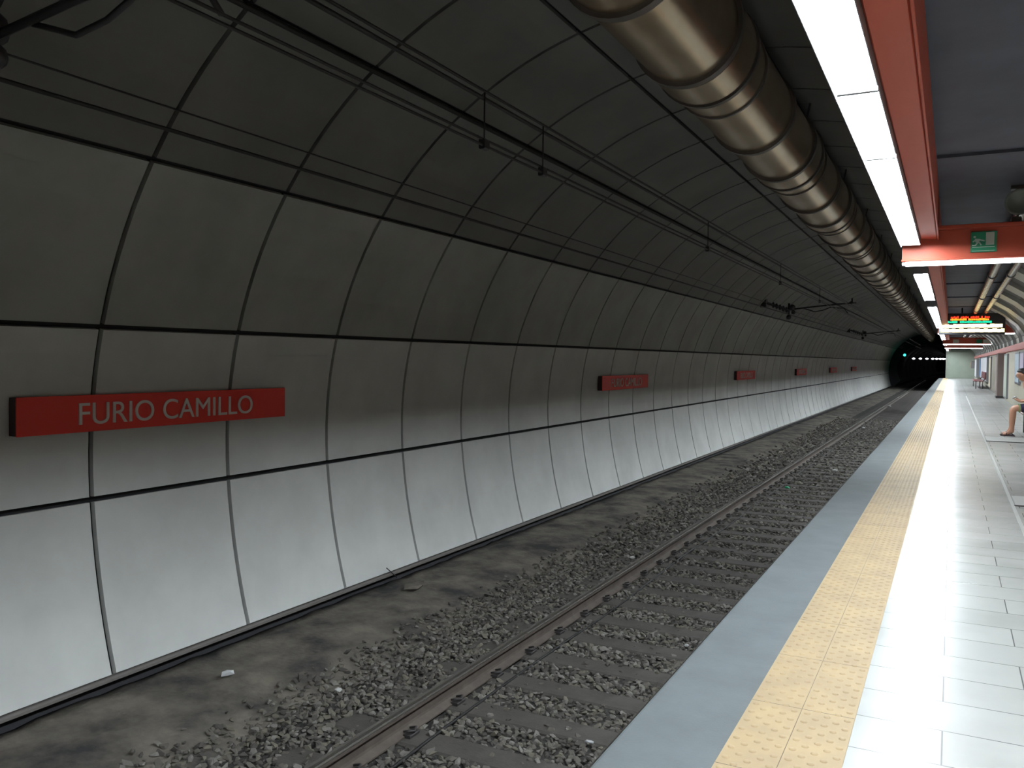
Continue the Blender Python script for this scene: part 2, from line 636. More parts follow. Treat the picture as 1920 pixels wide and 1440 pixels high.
def bed_z(x):
    for i in range(len(bedprof) - 1):
        if bedprof[i][0] <= x <= bedprof[i + 1][0]:
            t = (x - bedprof[i][0]) / (bedprof[i + 1][0] - bedprof[i][0])
            return bedprof[i][1] * (1 - t) + bedprof[i + 1][1] * t
    return -1.17


SL0, SLP = 4.62, 0.60
shapes = [chip(rnd) for i in range(24)]
vs, fs, mi = [], [], []


def stone(x, y, z, r):
    b = len(vs)
    sv, sf = rnd.choice(shapes)
    a = rnd.uniform(0, 2 * PI)
    c, s = math.cos(a) * r, math.sin(a) * r
    tl = rnd.uniform(-0.5, 0.5)
    for v in sv:
        vs.append((x + v[0] * c - v[1] * s, y + v[0] * s + v[1] * c, z + (v[2] + tl * v[0]) * r))
    k = rnd.choice((0, 0, 1, 1, 2, 3))
    for f in sf:
        fs.append(tuple(i + b for i in f))
        mi.append(k)


y = 2.3
while y < 40:
    step = 0.034 if y < 10 else (0.05 if y < 18 else 0.085)
    x = -4.42
    while x < -1.18:
        xx, yy = x + rnd.uniform(-0.02, 0.02), y + rnd.uniform(-0.02, 0.02)
        x += step * 1.35
        if xx < -3.95 and rnd.random() > (xx + 4.45) / 0.55:
            continue
        q = ((yy - SL0 + 0.3) % SLP) - 0.3
        on = abs(q) < 0.125 and -3.68 < xx < -1.30
        near_rail = abs(xx + 3.218) < 0.10 or abs(xx + 1.78) < 0.10
        if near_rail and rnd.random() < 0.75:
            continue
        if on and rnd.random() < (0.93 if xx > -3.2 else 0.80):
            continue
        r = rnd.uniform(0.015, 0.033) * (1.0 if y < 10 else (1.25 if y < 18 else 1.9))
        z = bed_z(xx) + rnd.uniform(-0.004, 0.010) + (0.008 if on else 0)
        stone(xx, yy, z + r * 0.25, r)
    y += step
mb = MB()
mb.v, mb.f, mb.s, mb.mi = vs, fs, [False] * len(fs), mi
stm = [mat('ballast_stone_a', (0.11, 0.099, 0.087), 0.9, spec=0.2), mat('ballast_stone_b', (0.072, 0.065, 0.059), 0.9, spec=0.2),
       mat('ballast_stone_c', (0.135, 0.122, 0.098), 0.9, spec=0.2), mat('ballast_stone_d', (0.17, 0.158, 0.142), 0.85, spec=0.25)]
o = mb.build('ballast', stm, fix=False)
tag(o, 'grey brown crushed stone ballast spread around the rails', 'gravel', kind='stuff')

# sleepers (each its own thing, clips are parts)
def make_sleeper(y, label, clips=True):
    t = thing('railway_sleeper', label, 'sleeper', (-2.5, y, -1.30), 'sleepers under the rails')
    mb = MB()
    mb.bbox(-1.20, 1.20, -0.125, 0.125, 0.0, 0.145, 0.015)
    mb.build('sleeper_body', M['sleeper'], t)
    if clips:
        for rx in (-0.718, 0.718):
            for sd in (-1, 1):
                mb = MB()
                x = rx + sd * 0.085
                mb.bbox(x - 0.03, x + 0.03, -0.055, 0.055, 0.145, 0.168, 0.004)
                mb.tube([(x - sd * 0.035, -0.035, 0.178), (x + sd * 0.012, -0.04, 0.192), (x + sd * 0.028, 0.0, 0.180), (x + sd * 0.012, 0.04, 0.192), (x - sd * 0.035, 0.035, 0.178)], 0.008, 6)
                mb.build('rail_clip', M['clip'], t)
    return t


nm_s = 'far dark concrete sleeper in the ballast, beyond the nearest two dozen of the row'


def sleeper_label(k):
    i = k + 1
    if i < 0:
        return 'dark concrete sleeper in the ballast before the nearest full one in view, behind the frame edge'
    if i < 24:
        return ORD[i] + ' dark concrete sleeper under the rails, counted from the one nearest the camera'
    return nm_s


s0 = make_sleeper(SL0 - 1 * SLP, sleeper_label(-1))
s1 = make_sleeper(SL0 + 40 * SLP, nm_s, clips=False)
for k in range(0, 133):
    if k == 40:
        continue
    dup(s0 if k < 36 else s1, (-2.5, SL0 + k * SLP, -1.30), sleeper_label(k))

# rails
RH = -1.0


def rail(xc, label, flip):
    t = thing('rail', label, 'rail', (xc, 0, -1.155))
    p = [(-0.070, 0.0), (0.070, 0.0), (0.070, 0.010), (0.012, 0.028), (0.008, 0.045), (0.008, 0.108), (0.036, 0.120), (0.036, 0.140),
         (-0.036, 0.140), (-0.036, 0.120), (-0.008, 0.108), (-0.008, 0.045), (-0.012, 0.028), (-0.070, 0.010)]
    mb = MB()
    mb.prism(p, Y_BACK, 130)
    mb.build('web_and_foot', M['rail'], t)
    mb = MB()
    mb.prism([(-0.036, 0.140), (0.036, 0.140), (0.035, 0.148), (0.026, 0.154), (0, 0.1555), (-0.026, 0.154), (-0.035, 0.148)], Y_BACK, 130, smooth=False)
    h = mb.build('rail_head', M['railtop'], t)
    h['label'] = 'polished steel running surface'
    return t


rail(-3.218, 'brown steel rail with polished head nearer the curved wall', 1)
rail(-1.782, 'steel rail tucked close below the platform edge', -1)
mb = MB()
pts = [(-2.98 + 0.02 * math.sin(i * 0.9), 2.0 + i * 0.7, -1.150 + 0.004 * math.sin(i * 2.1)) for i in range(60)]
mb.tube(pts, 0.011, 6)
tag(mb.build('ground_cable', M['wire']), 'thin black cable lying beside the foot of the far rail', 'cable')

# ------------------------------------------------------------------ litter
def crumple(name, m, loc, r, label, sq=(1, 1, 0.5), cat='litter', sd=1):
    rr = random.Random(sd)
    mb = MB()
    v2 = [(v[0] * r * sq[0] * rr.uniform(0.6, 1.25), v[1] * r * sq[1] * rr.uniform(0.6, 1.25), v[2] * r * sq[2] * rr.uniform(0.6, 1.2)) for v in ICO_V]
    mb.add([(a + loc[0], b + loc[1], c + loc[2]) for a, b, c in v2], ICO_F)
    return tag(mb.build(name, m), label, cat)


crumple('foil_wrapper', M['foil'], (-4.78, 4.60, -1.03), 0.045, 'shiny crumpled silver wrapper on the dusty concrete by the ballast', (0.8, 1.3, 0.6), sd=4)
crumple('paper_scrap', M['paper'], (-4.0, 4.93, -1.12), 0.035, 'small grey paper scrap at the edge of the ballast near the silver wrapper', sd=5)
crumple('paper_scrap', M['paper'], (-3.50, 10.05, -1.12), 0.04, 'small white scrap just behind the far rail beside a brown sleeper end', sd=6)
crumple('paper_scrap', M['foil'], (-2.0, 7.20, -1.13), 0.028, 'small glossy scrap on the ballast close to the platform edge', sd=7)
crumple('paper_scrap', M['foil'], (-2.04, 5.06, -1.13), 0.030, 'bright thin scrap on the ballast nearest to the camera', (1.4, 0.6, 0.4), sd=8)
crumple('bottle_fragment', mat('green_glass', (0.02, 0.35, 0.16), 0.3), (-2.80, 17.1, -1.11), 0.06, 'small bright green fragment between the rails', sd=9)
crumple('paper_scrap', M['paper'], (-2.31, 20.4, -1.11), 0.07, 'pale scrap between the rails beyond the green fragment', sd=10)
crumple('paper_scrap', M['foil'], (-2.90, 34.2, -1.10), 0.07, 'pale scrap at the far rail, level with the fourth station sign', sd=11)
crumple('paper_scrap', M['foil'], (-2.13, 31.5, -1.10), 0.06, 'small pale scrap near the platform edge, level with the seated person', sd=12)
crumple('paper_scrap', M['foil'], (-3.06, 51.5, -1.08), 0.12, 'white scrap far down the track before the dark tunnel mouth', sd=13)
crumple('stone_lump', M['walk'], (-4.93, 7.3, -1.02), 0.10, 'pale lump of dusty rubble beside the foot of the wall', (1, 1.6, 0.4), 'rubble', sd=14)
mb = MB()
mb.tube([(-5.325, 7.36, -0.90), (-5.30, 7.42, -0.96), (-5.29, 7.50, -1.03)], 0.006, 5)
tag(mb.build('wire_stub', M['wire']), 'short dark wire stub sticking up against the lowest wall panel', 'wire')

# ------------------------------------------------------------------ station signs on the far wall
SIGNS = [(3.44, 5.98), (14.02, 16.56), (24.6, 27.14), (35.2, 37.74), (45.8, 48.34), (56.4, 58.94)]
WHERE = ['nearest of the row, its lettering easily read', 'second of the row down the tunnel', 'third of the row down the tunnel', 'fourth of the row down the tunnel',
         'fifth of the row down the tunnel', 'farthest of the row, almost at the dark portal']
cu = bpy.data.curves.new('lettering', 'FONT')
cu.body = 'FURIO CAMILLO'
cu.size = 0.215
cu.extrude = 0.004
cu.offset = 0.0
cu.space_character = 1.0
tmp = bpy.data.objects.new('tmp', cu)
COL.objects.link(tmp)
bpy.context.view_layer.update()
letters = bpy.data.meshes.new_from_object(tmp.evaluated_get(bpy.context.evaluated_depsgraph_get()))
bpy.data.objects.remove(tmp)
xs = [v.co.x for v in letters.vertices]
zs = [v.co.y for v in letters.vertices]
kx = 1.675 / (max(xs) - min(xs))
kz = 0.158 / (max(zs) - min(zs))
for v in letters.vertices:
    x, yv, z = v.co
    v.co = (z + 0.004, (x - min(xs)) * kx, (yv - min(zs)) * kz)
letters.materials.clear()
letters.materials.append(M['white_letter'])
sign0 = None
for i, (ya, yb) in enumerate(SIGNS):
    lab = 'red station name sign on curved wall, ' + WHERE[i]
    if sign0 is None:
        sign0 = thing('station_sign', lab, 'sign', (-5.50, ya, 0.80), 'station name signs on the curved wall')
        mb = MB()
        mb.bbox(-0.002, 0.008, 0.0, 2.54, 0.0, 0.265, 0.003)
        mb.build('sign_face', M['red_sign'], sign0)
        mb = MB()
        mb.box(-0.075, -0.002, 0.0, 2.54, 0.004, 0.261)
        mb.build('sign_box', M['sign_dark'], sign0)['label'] = 'dark side of the sign box'
        lo = bpy.data.objects.new('lettering', letters)
        COL.objects.link(lo)
        lo.parent = sign0
        lo.location = (0.008, 0.45, 0.052)
        lo['label'] = 'white capital letters'
    else:
        dup(sign0, (-5.50, ya, 0.80), lab)

# ------------------------------------------------------------------ platform edge light line
def lamp_parts(t, L):
    mb = MB()
    # trough: deep lip on the track side, shallow one on the platform side
    mb.bbox(-0.080, -0.074, 0.006, L - 0.006, -0.058, 0.10, 0.002)
    mb.bbox(0.074, 0.080, 0.006, L - 0.006, -0.022, 0.10, 0.002)
    mb.box(-0.074, 0.074, 0.006, L - 0.006, 0.05, 0.10)
    for y in (0.0, L - 0.014):
        mb.box(-0.080, 0.080, y, y + 0.014, -0.040, 0.10)
    mb.build('housing', M['housing'], t)
    mb = MB()
    mb.prism([(-0.0735, -0.050), (-0.066, 0.02), (-0.045, 0.042), (0.045, 0.042), (0.066, 0.02), (0.0735, -0.02), (0.0738, 0.048), (-0.0738, 0.048)], 0.016, L - 0.016)
    mb.build('reflector', M['reflector'], t)
    mb = MB()
    mb.tube([(0.035, 0.018, -0.002), (0.035, L - 0.018, -0.002)], 0.019, 10)
    d = mb.build('fluorescent_tube', M['lamp'], t, fix=False)
    d['label'] = 'glowing white tube'
    for y in (0.25, L - 0.25):
        mb = MB()
        mb.tube([(0, y, 0.10), (0, y, 1.05)], 0.008, 6)
        mb.build('hanger_rod', M['housing'], t)


LL = 1.235
LX, LZ = -0.366, 2.48
starts = []
y = 8.62
while y > Y_BACK + 1.5:
    y -= LL
    starts.append(('A', y))
y = 11.4
starts += [('B', 11.4 + LL * i) for i in range(4)]
starts += [('C', 18.25 + LL * i) for i in range(9)]
starts += [('D', 31.2 + LL * i) for i in range(11)]
starts += [('E', 48.2 + LL * i) for i in range(8)]
starts += [('F', 60.2 + LL * i) for i in range(20)]
proto = None
cnt = {}
GL = {'A': 'counted from the nearest orange beam towards the camera',
      'B': 'in the short run behind the nearest orange beam',
      'C': 'in the run leading up to the display board',
      'D': 'in the run behind the display board',
      'E': 'between the two far orange beams',
      'F': 'beyond the farthest orange beam'}
for g, y in starts:
    cnt[g] = cnt.get(g, 0) + 1
    lab = ORD[cnt[g] - 1] + ' white fluorescent lamp ' + GL[g]
    if proto is None:
        proto = thing('fluorescent_lamp', lab, 'lamp', (LX, y, LZ), 'lamps in a line over the platform edge')
        lamp_parts(proto, LL)
    else:
        dup(proto, (LX, y, LZ), lab)

# orange soffit boxes beside the lamps
RUNS = [(Y_BACK + 0.3, 8.72, 'long orange metal soffit beside the lamps, nearest run in front of the first cross-beam'),
        (9.15, 29.9, 'orange metal soffit beside the lamps between the nearest cross-beam and the display board'),
        (30.4, 46.9, 'orange metal soffit beside the lamps between display board and second far cross-beam'),
        (47.4, 58.9, 'orange metal soffit between the two far cross-beams'),
        (59.4, 84.0, 'orange metal soffit beyond the farthest cross-beam')]
for a, b, lb in RUNS:
    t = thing('soffit_box', lb, 'soffit', (0, a, 0), 'orange soffits beside the lamp line')
    mb = MB()
    mb.bbox(-0.285, -0.145, 0, b - a, 2.50, 2.96, 0.008)
    mb.build('soffit_panel', M['orange'], t)
    mb = MB()
    mb.bbox(-0.145, -0.133, 0, b - a, 2.49, 2.53, 0.003)
    mb.build('edge_lip', M['orange'], t)

# ------------------------------------------------------------------ orange cross-beams
def beam(y, xr, label, lit=True):
    t = thing('cross_beam', label, 'beam', (0, y, 0), 'orange cross-beams over the platform')
    mb = MB()
    mb.box(-0.440, xr, 0.0, 0.34, 2.325, 2.585)
    mb.build('beam_panel', M['orange'], t)
    mb = MB()
    mb.bbox(-0.445, xr, -0.012, 0.352, 2.588, 2.625, 0.006)
    mb.build('top_cap', M['orange'], t)
    mb = MB()
    mb.bbox(-0.445, xr, -0.008, 0.348, 2.305, 2.325, 0.005)
    mb.build('bottom_lip', M['orange'], t)
    mb = MB()
    mb.bbox(-0.41, xr - 0.05, 0.01, 0.09, 2.268, 2.304, 0.012)
    l = mb.build('light_strip', M['beam_lamp'], t)
    l['label'] = 'bright white light strip under the beam'
    mb = MB()
    mb.bbox(-0.44, -0.41, 0.005, 0.095, 2.270, 2.305, 0.006)
    mb.build('end_cap', M['housing'], t)
    return t


beam(8.75, 1.70, 'nearest orange cross-beam carrying the small green exit sign')
beam(30.0, 1.72, 'orange cross-beam directly behind the lit display board')
b47 = beam(47.0, 1.70, 'orange cross-beam seen just under the display board, with small signs on its face')
beam(59.0, 1.68, 'farthest orange cross-beam, lowest in the row of beams')

# exit sign on the near beam (its own thing)
t = thing('exit_sign', 'small green emergency exit sign with a white figure and doorway on the orange beam', 'sign', (0.125, 8.735, 2.365))
mb = MB()
mb.bbox(0, 0.205, -0.006, 0.012, 0.0, 0.185, 0.003)
mb.build('sign_board', M['green'], t)
mb = MB()
mb.bbox(0.118, 0.185, -0.010, -0.006, 0.062, 0.175, 0.001)
mb.build('doorway', M['signwhite'], t)
mb = MB()
mb.add([(0.030 + 0.011 * math.cos(a * PI / 4), -0.0085, 0.137 + 0.011 * math.sin(a * PI / 4)) for a in range(8)], [tuple(range(8))])
for pl in ([(0.034, 0.122), (0.072, 0.118), (0.068, 0.094), (0.046, 0.084), (0.030, 0.10)],
           [(0.068, 0.118), (0.112, 0.104), (0.108, 0.094), (0.066, 0.104)],
           [(0.030, 0.112), (0.012, 0.096), (0.018, 0.088), (0.040, 0.104)],
           [(0.046, 0.090), (0.074, 0.088), (0.088, 0.062), (0.078, 0.060), (0.066, 0.080), (0.040, 0.078)],
           [(0.050, 0.090), (0.034, 0.066), (0.010, 0.066), (0.010, 0.056), (0.040, 0.056), (0.062, 0.084)]):
    mb.add([(x, -0.0085, z) for x, z in pl], [tuple(range(len(pl)))])
mb.build('running_figure', M['signwhite'], t, fix=False)
mb = MB()
mb.bbox(0.012, 0.190, -0.008, -0.006, 0.042, 0.047, 0.0005)
mb.bbox(0.012, 0.190, -0.008, -0.006, 0.010, 0.013, 0.0005)
mb.build('white_rule', M['signwhite'], t)

# small signs on the second far beam
for x, w, m, lb in ((0.02, 0.26, M['signwhite'], 'pale pinkish plate on the second far orange beam near its lamp end'),
                    (1.02, 0.26, M['green'], 'small green sign on the second far orange beam'),
                    (1.32, 0.32, M['signwhite'], 'small white sign beside the green one on the second far orange beam')):
    mb = MB()
    mb.bbox(x, x + w, 46.96, 46.985, 2.36, 2.53, 0.006)
    tag(mb.build('sign_plate', m), lb, 'sign')

# ------------------------------------------------------------------ LED display board
t = thing('display_board', 'black hanging train display board with red, teal and amber lit lines', 'display', (-0.37, 28.0, 2.20))
mb = MB()
mb.bbox(0, 1.70, 0, 0.24, 0.0, 0.62, 0.02)
mb.build('casing', M['black'], t)
for x in (0.6, 1.2):
    mb = MB()
    mb.tube([(x, 0.12, 0.62), (x, 0.12, 0.78)], 0.02, 8)
    mb.build('hanger', M['black'], t)


def led_row(z0, z1, x0, x1, m, name, w=0.055, gp=0.012, m2=None, sd=1):
    rr = random.Random(sd)
    mb = MB()
    x = x0
    hgt = z1 - z0
    while x < x1:
        ww = w * rr.uniform(0.7, 1.15)
        if name.startswith('amber') or rr.random() < 0.93:
            mb.box(x, x + ww, -0.006, -0.002, z0 + hgt * rr.choice((0, 0.04)), z1 - hgt * rr.choice((0, 0.05, 0.22)))
        x += ww + gp
    mb.build(name, m, t)


led_row(0.475, 0.535, 0.26, 1.30, M['ledred'], 'red_text_line', 0.035, 0.010, sd=2)
led_row(0.412, 0.473, 0.30, 1.26, M['ledorange'], 'orange_text_line', 0.04, 0.006, sd=3)
led_row(0.335, 0.40, 0.22, 1.34, M['ledteal'], 'teal_text_line', 0.07, 0.003, sd=4)
led_row(0.20, 0.31, 0.05, 1.60, M['ledamber'], 'amber_text_line', 0.10, 0.004, sd=5)
led_row(0.065, 0.18, 0.05, 1.60, M['ledamber'], 'amber_text_line', 0.10, 0.004, sd=6)

# ------------------------------------------------------------------ round duct under the vault
DX, DZ, DR = -1.75, 3.735, 0.375
t = thing('ventilation_duct', 'large round tan duct with dark rings running under the vault', 'duct', (DX, 0, DZ))


def cyl_y(mb, r, y0, y1, n=40, caps=True):
    vs = [(r * math.cos(2 * PI * k / n), y, r * math.sin(2 * PI * k / n)) for y in (y0, y1) for k in range(n)]
    fs = [(k, (k + 1) % n, n + (k + 1) % n, n + k) for k in range(n)]
    mb.add(vs, fs, True)
    if caps:
        mb.add(vs, [tuple(range(n)), tuple(range(n, 2 * n))], False)


mb = MB()
cyl_y(mb, DR, Y_BACK, Y_END)
mb.build('duct_pipe', M['duct'], t)
k = 0
y = 6.0 - 3.6
while y < 80:
    for dy, w, dr, m in ((0.0, 0.07, 0.030, M['duct_ring']), (0.10, 0.42, 0.022, M['duct']), (0.55, 0.05, 0.034, M['duct_ring']), (0.98, 0.03, 0.012, M['duct_ring']), (2.25, 0.07, 0.028, M['duct_ring'])):
        mb = MB()
        cyl_y(mb, DR + dr, y + dy, y + dy + w)
        o = mb.build('joint_ring' if m is M['duct_ring'] else 'sleeve', m, t)
    if k < 22:
        for q in (-0.55, 0.55):
            mb = MB()
            mb.tube([(DR * q * 1.2, y + 0.3, DR * 0.78), (DR * q * 1.4, y + 0.3, 0.50)], 0.012, 6)
            mb.build('hanger', M['duct_ring'], t)
    k += 1
    y += 3.6

# ------------------------------------------------------------------ catenary
WX = -2.5


def wire(name, x, z, r, label, y0=-9, y1=84.0, sag=0.0):
    mb = MB()
    pts = []
    y = y0
    while y <= y1:
        q = ((y - 2.35) % 21.8) / 21.8
        pts.append((x, y, z + H - sag * 4 * q * (1 - q)))
        y += 1.5
    mb.tube(pts, r, 6)
    return tag(mb.build(name, M['wire']), label, 'wire')


wire('contact_wire', WX + 0.005, 1.262, 0.0075, 'lower of the paired black contact wires over the track, nearer the platform')
wire('contact_wire', WX, 1.300, 0.0075, 'upper of the paired black contact wires over the track, under the messenger wires')
wire('messenger_wire', WX, 1.585, 0.0085, 'upper black messenger wire above the contact wires')
wire('messenger_wire', WX - 0.01, 1.545, 0.012, 'thicker black messenger wire just under its twin above the contact wires')
wire('feeder_cable', -4.00, 1.285, 0.012, 'thick black feeder cable strung along the curved wall, lower of the pair')
wire('feeder_cable', -3.88, 1.370, 0.0055, 'thin black feeder cable strung along the curved wall, upper of the pair')
mb = MB()
a0 = math.radians(124.8)
pts = [(CX + (R - 0.05) * math.cos(a0), y, CZ + (R - 0.05) * math.sin(a0)) for y in (-9, 20, 50, 85)]
mb.tube(pts, 0.020, 8)  # added tube that thickens the dark joint line, not a real conduit
tag(mb.build('joint_line_tube', M['wire']), 'thick dark tube added to mark a panel joint high on the vault', 'conduit')
i = 0
for y, w in ((4.41, 'nearer of the close pair'), (5.22, 'farther of the close pair'), (9.6, 'first beyond the close pair'), (14.2, 'second beyond the close pair'), (18.8, 'third beyond the close pair')):
    t = thing('wire_dropper', 'thin vertical dropper hanging between the overhead wires, ' + w, 'wire dropper', (WX, y, H + 1.26), 'droppers between the overhead wires')
    mb = MB()
    mb.tube([(0, 0, 0.02), (0, 0, 0.325)], 0.005, 6)
    mb.build('dropper_wire', M['wire'], t)
    mb = MB()
    mb.bbox(-0.02, 0.02, -0.03, 0.03, -0.02, 0.04, 0.006)
    mb.build('clamp', M['insul'], t)


def bracket(y, label):
    t = thing('wire_bracket', label, 'bracket', (0, y, H), 'brackets holding the overhead wires')
    mb = MB()
    mb.tube([(-4.05, 0, 1.42), (-3.3, 0, 1.50), (-2.62, 0, 1.56), (-2.30, 0, 1.575)], 0.021, 8)
    mb.build('arm', M['insul'], t)
    mb = MB()
    mb.tube([(-3.65, 0.02, 1.46), (-3.35, 0.02, 1.36), (-3.15, 0.02, 1.39), (-2.95, 0.02, 1.47), (-2.6, 0.02, 1.44), (-2.5, 0.02, 1.30)], 0.014, 8)
    mb.build('steady_arm', M['insul'], t)
    mb = MB()
    for q in range(5):
        x = -4.08 - q * 0.09
        z = 1.42 + q * 0.035
        mb.ball((x, 0, z), 0.085, 12, 6, (0.45, 1, 1))
    mb.tube([(-4.0, 0, 1.41), (-4.62, 0, 1.62)], 0.035, 8)
    mb.build('insulator', M['insul'], t)
    mb = MB()
    mb.tube([(-4.02, 0, 1.60), (-4.02, 0, 1.20)], 0.028, 8)
    mb.ball((-4.02, 0, 1.22), 0.07, 10, 6)
    mb.ball((-3.90, 0, 1.35), 0.06, 10, 6)
    mb.ball((-3.93, 0, 1.48), 0.085, 10, 6)
    mb.build('cable_holder', M['insul'], t)
    mb = MB()
    mb.bbox(-4.78, -4.62, -0.12, 0.12, 1.50, 1.74, 0.01)
    mb.build('wall_plate', M['insul'], t)
    mb = MB()
    mb.tube([(-2.40, 0, 1.56), (-2.40, 0, 1.70)], 0.02, 8)
    mb.ball((-2.42, 0, 1.58), 0.05, 10, 6, (1.2, 1, 0.8))
    mb.build('wire_clamp', M['insul'], t)
    return t


bracket(2.35, 'black bracket and insulator holding the overhead wires, closest to the camera high on the wall')
bracket(24.2, 'black bracket arm with insulator reaching to the overhead wires, middle one above the third sign')
bracket(46.0, 'black bracket arm with insulator, farthest one before the dark portal')

# ------------------------------------------------------------------ conduits, loudspeaker over the platform
for x, r, lb in ((0.56, 0.065, 'glossy metal conduit under the dark platform ceiling, nearer the lamp line'),
                 (0.83, 0.060, 'glossy metal conduit under the dark platform ceiling, nearer the beige wall')):
    t = thing('ceiling_conduit', lb, 'conduit', (x, 0, 2.91 - r))
    mb = MB()
    cyl_y(mb, r, 9.3, 84, 20)
    mb.build('conduit_pipe', M['conduit'], t)
    for i in range(12):
        mb = MB()
        cyl_y(mb, r + 0.012, 11 + i * 5.2, 11.05 + i * 5.2, 20)
        mb.build('clamp', M['duct_ring'], t)
t = thing('loudspeaker', 'small grey-green loudspeaker under the dark ceiling above the exit sign beam', 'loudspeaker', (0.50, 8.95, 2.92))
mb = MB()
n = 20
vs, fs = [], []
for (rr, dy) in ((0.055, 0.10), (0.05, 0.02), (0.085, -0.06), (0.115, -0.10), (0.115, -0.115), (0.09, -0.09), (0.03, -0.03)):
    for q in range(n):
        a = 2 * PI * q / n
        vs.append((rr * math.cos(a), dy, -0.0 + rr * math.sin(a)))
for b in range(6):
    for q in range(n):
        q2 = (q + 1) % n
        fs.append((b * n + q, b * n + q2, (b + 1) * n + q2, (b + 1) * n + q))
fs.append(tuple(range(n)))
fs.append(tuple(range(6 * n, 7 * n)))
vs = [(x, y, z - 0.11) for x, y, z in vs]
mb.add(vs, fs, True)
mb.build('horn', M['horn'], t)
mb = MB()
mb.bbox(-0.02, 0.02, 0.03, 0.07, -0.12, 0.06, 0.004)
mb.bbox(-0.06, 0.06, 0.0, 0.10, 0.03, 0.06, 0.004)
mb.build('mount', M['horn'], t)
mb = MB()
mb.bbox(-0.045, 0.03, -0.02, 0.08, -0.32, -0.225, 0.01)
mb.tube([(0, 0.03, -0.10), (0, 0.03, -0.23)], 0.01, 6)
mb.build('driver_box', M['horn'], t)
mb = MB()
mb.bbox(0.60, 0.70, 8.2, 8.70, 2.78, 2.90, 0.02)
tag(mb.build('cable_box', M['orange']), 'orange cable box under the dark ceiling before the nearest beam', 'box')

# ------------------------------------------------------------------ right wall furniture
def wall_panel(name, y0, y1, z0, z1, m, label, cat, fm=None, x=1.80, d=0.06):
    t = thing(name, label, cat, (x, y0, z0))
    mb = MB()
    mb.bbox(-d, 0.0, 0, y1 - y0, 0, z1 - z0, 0.01)
    mb.build('frame', fm or M['housing'], t)
    mb = MB()
    mb.bbox(-d - 0.006, -d + 0.002, 0.06, y1 - y0 - 0.06, 0.06, z1 - z0 - 0.06, 0.002)
    mb.build('face', m, t)
    return t


PB = mat('pale_blue_poster', (0.50, 0.60, 0.68), 0.4, spec=0.5)
PL = mat('lilac_poster', (0.50, 0.45, 0.56), 0.4, spec=0.5)
PW = mat('white_poster', (0.72, 0.72, 0.76), 0.35, spec=0.5)
PC = mat('cream_poster', (0.68, 0.60, 0.46), 0.5)
PG = mat('grey_pink_poster', (0.42, 0.36, 0.35), 0.5)
PGr = mat('green_grey_panel', (0.36, 0.40, 0.34), 0.5)
PBlu = mat('blue_edge', (0.05, 0.16, 0.34), 0.4)
wall_panel('poster_panel', 27.0, 28.5, 0.85, 1.72, PL, 'lilac poster panel on the wall behind the seated person', 'poster')
wall_panel('poster_panel', 28.8, 30.6, 0.75, 1.72, PB, 'pale blue poster panel beside the lilac one beyond the seated person', 'poster')
wall_panel('poster_panel', 49.2, 51.3, 0.10, 1.72, PC, 'narrow cream panel beside the tall white one far along the wall', 'poster')
wall_panel('poster_panel', 51.5, 62.0, 0.36, 1.74, PW, 'tall white illuminated-looking panel far along the platform wall above a dark bench', 'poster', d=0.16)
wall_panel('poster_panel', 62.1, 64.2, 0.5, 1.70, PBlu, 'dark blue edge panel at the far end of the white one', 'poster', d=0.18)
wall_panel('poster_panel', 40.8, 43.8, 0.10, 1.72, PG, 'grey pink panel between the two dark passages', 'poster')
wall_panel('poster_panel', 34.9, 36.8, 0.10, 1.72, PGr, 'grey green panel just before the brown column', 'poster')
wall_panel('wall_cabinet', 71.0, 76.0, 0.30, 1.70, PW, 'white cabinet near the end of the platform wall', 'cabinet', d=0.2)
wall_panel('wall_box', 79.0, 81.0, 0.95, 1.55, mat('brown_box', (0.22, 0.13, 0.07), 0.6), 'brown wall box by the pale green end wall', 'box', d=0.4)
# brown column
t = thing('wall_column', 'brown tiled column standing against the wall beside the passage', 'column', (1.72, 38.6, 0))
mb = MB()
mb.bbox(-0.14, 0.14, -0.45, 0.45, 0.10, 1.77, 0.02)
mb.build('shaft', M['brown'], t)
mb = MB()
mb.bbox(-0.16, 0.16, -0.48, 0.48, 0.0, 0.10, 0.01)
mb.build('plinth', M['clip'], t)


def bench(y0, L, label, m, x=1.42):
    t = thing('platform_bench', label, 'bench', (x, y0, 0), 'benches along the platform wall')
    mb = MB()
    mb.bbox(-0.22, 0.24, 0, L, 0.395, 0.435, 0.012)
    mb.build('seat', m, t)
    mb = MB()
    mb.bbox(0.30, 0.335, 0, L, 0.52, 0.90, 0.01)
    mb.build('backrest', m, t)
    for yy in (0.2, L - 0.2):
        mb = MB()
        mb.tube([(-0.12, yy, 0.0), (-0.12, yy, 0.40)], 0.022, 8)
        mb.tube([(0.2, yy, 0.0), (0.2, yy, 0.38), (0.30, yy, 0.56), (0.31, yy, 0.88)], 0.02, 8)
        mb.build('leg', M['clip'], t)
    return t


bench(17.3, 2.4, 'dark red bench with the person sitting on it', mat('dark_red_seat', (0.12, 0.02, 0.025), 0.5))
bench(51.5, 6.0, 'dark red bench under the tall white panel', bpy.data.materials['dark_red_seat'], x=1.28)

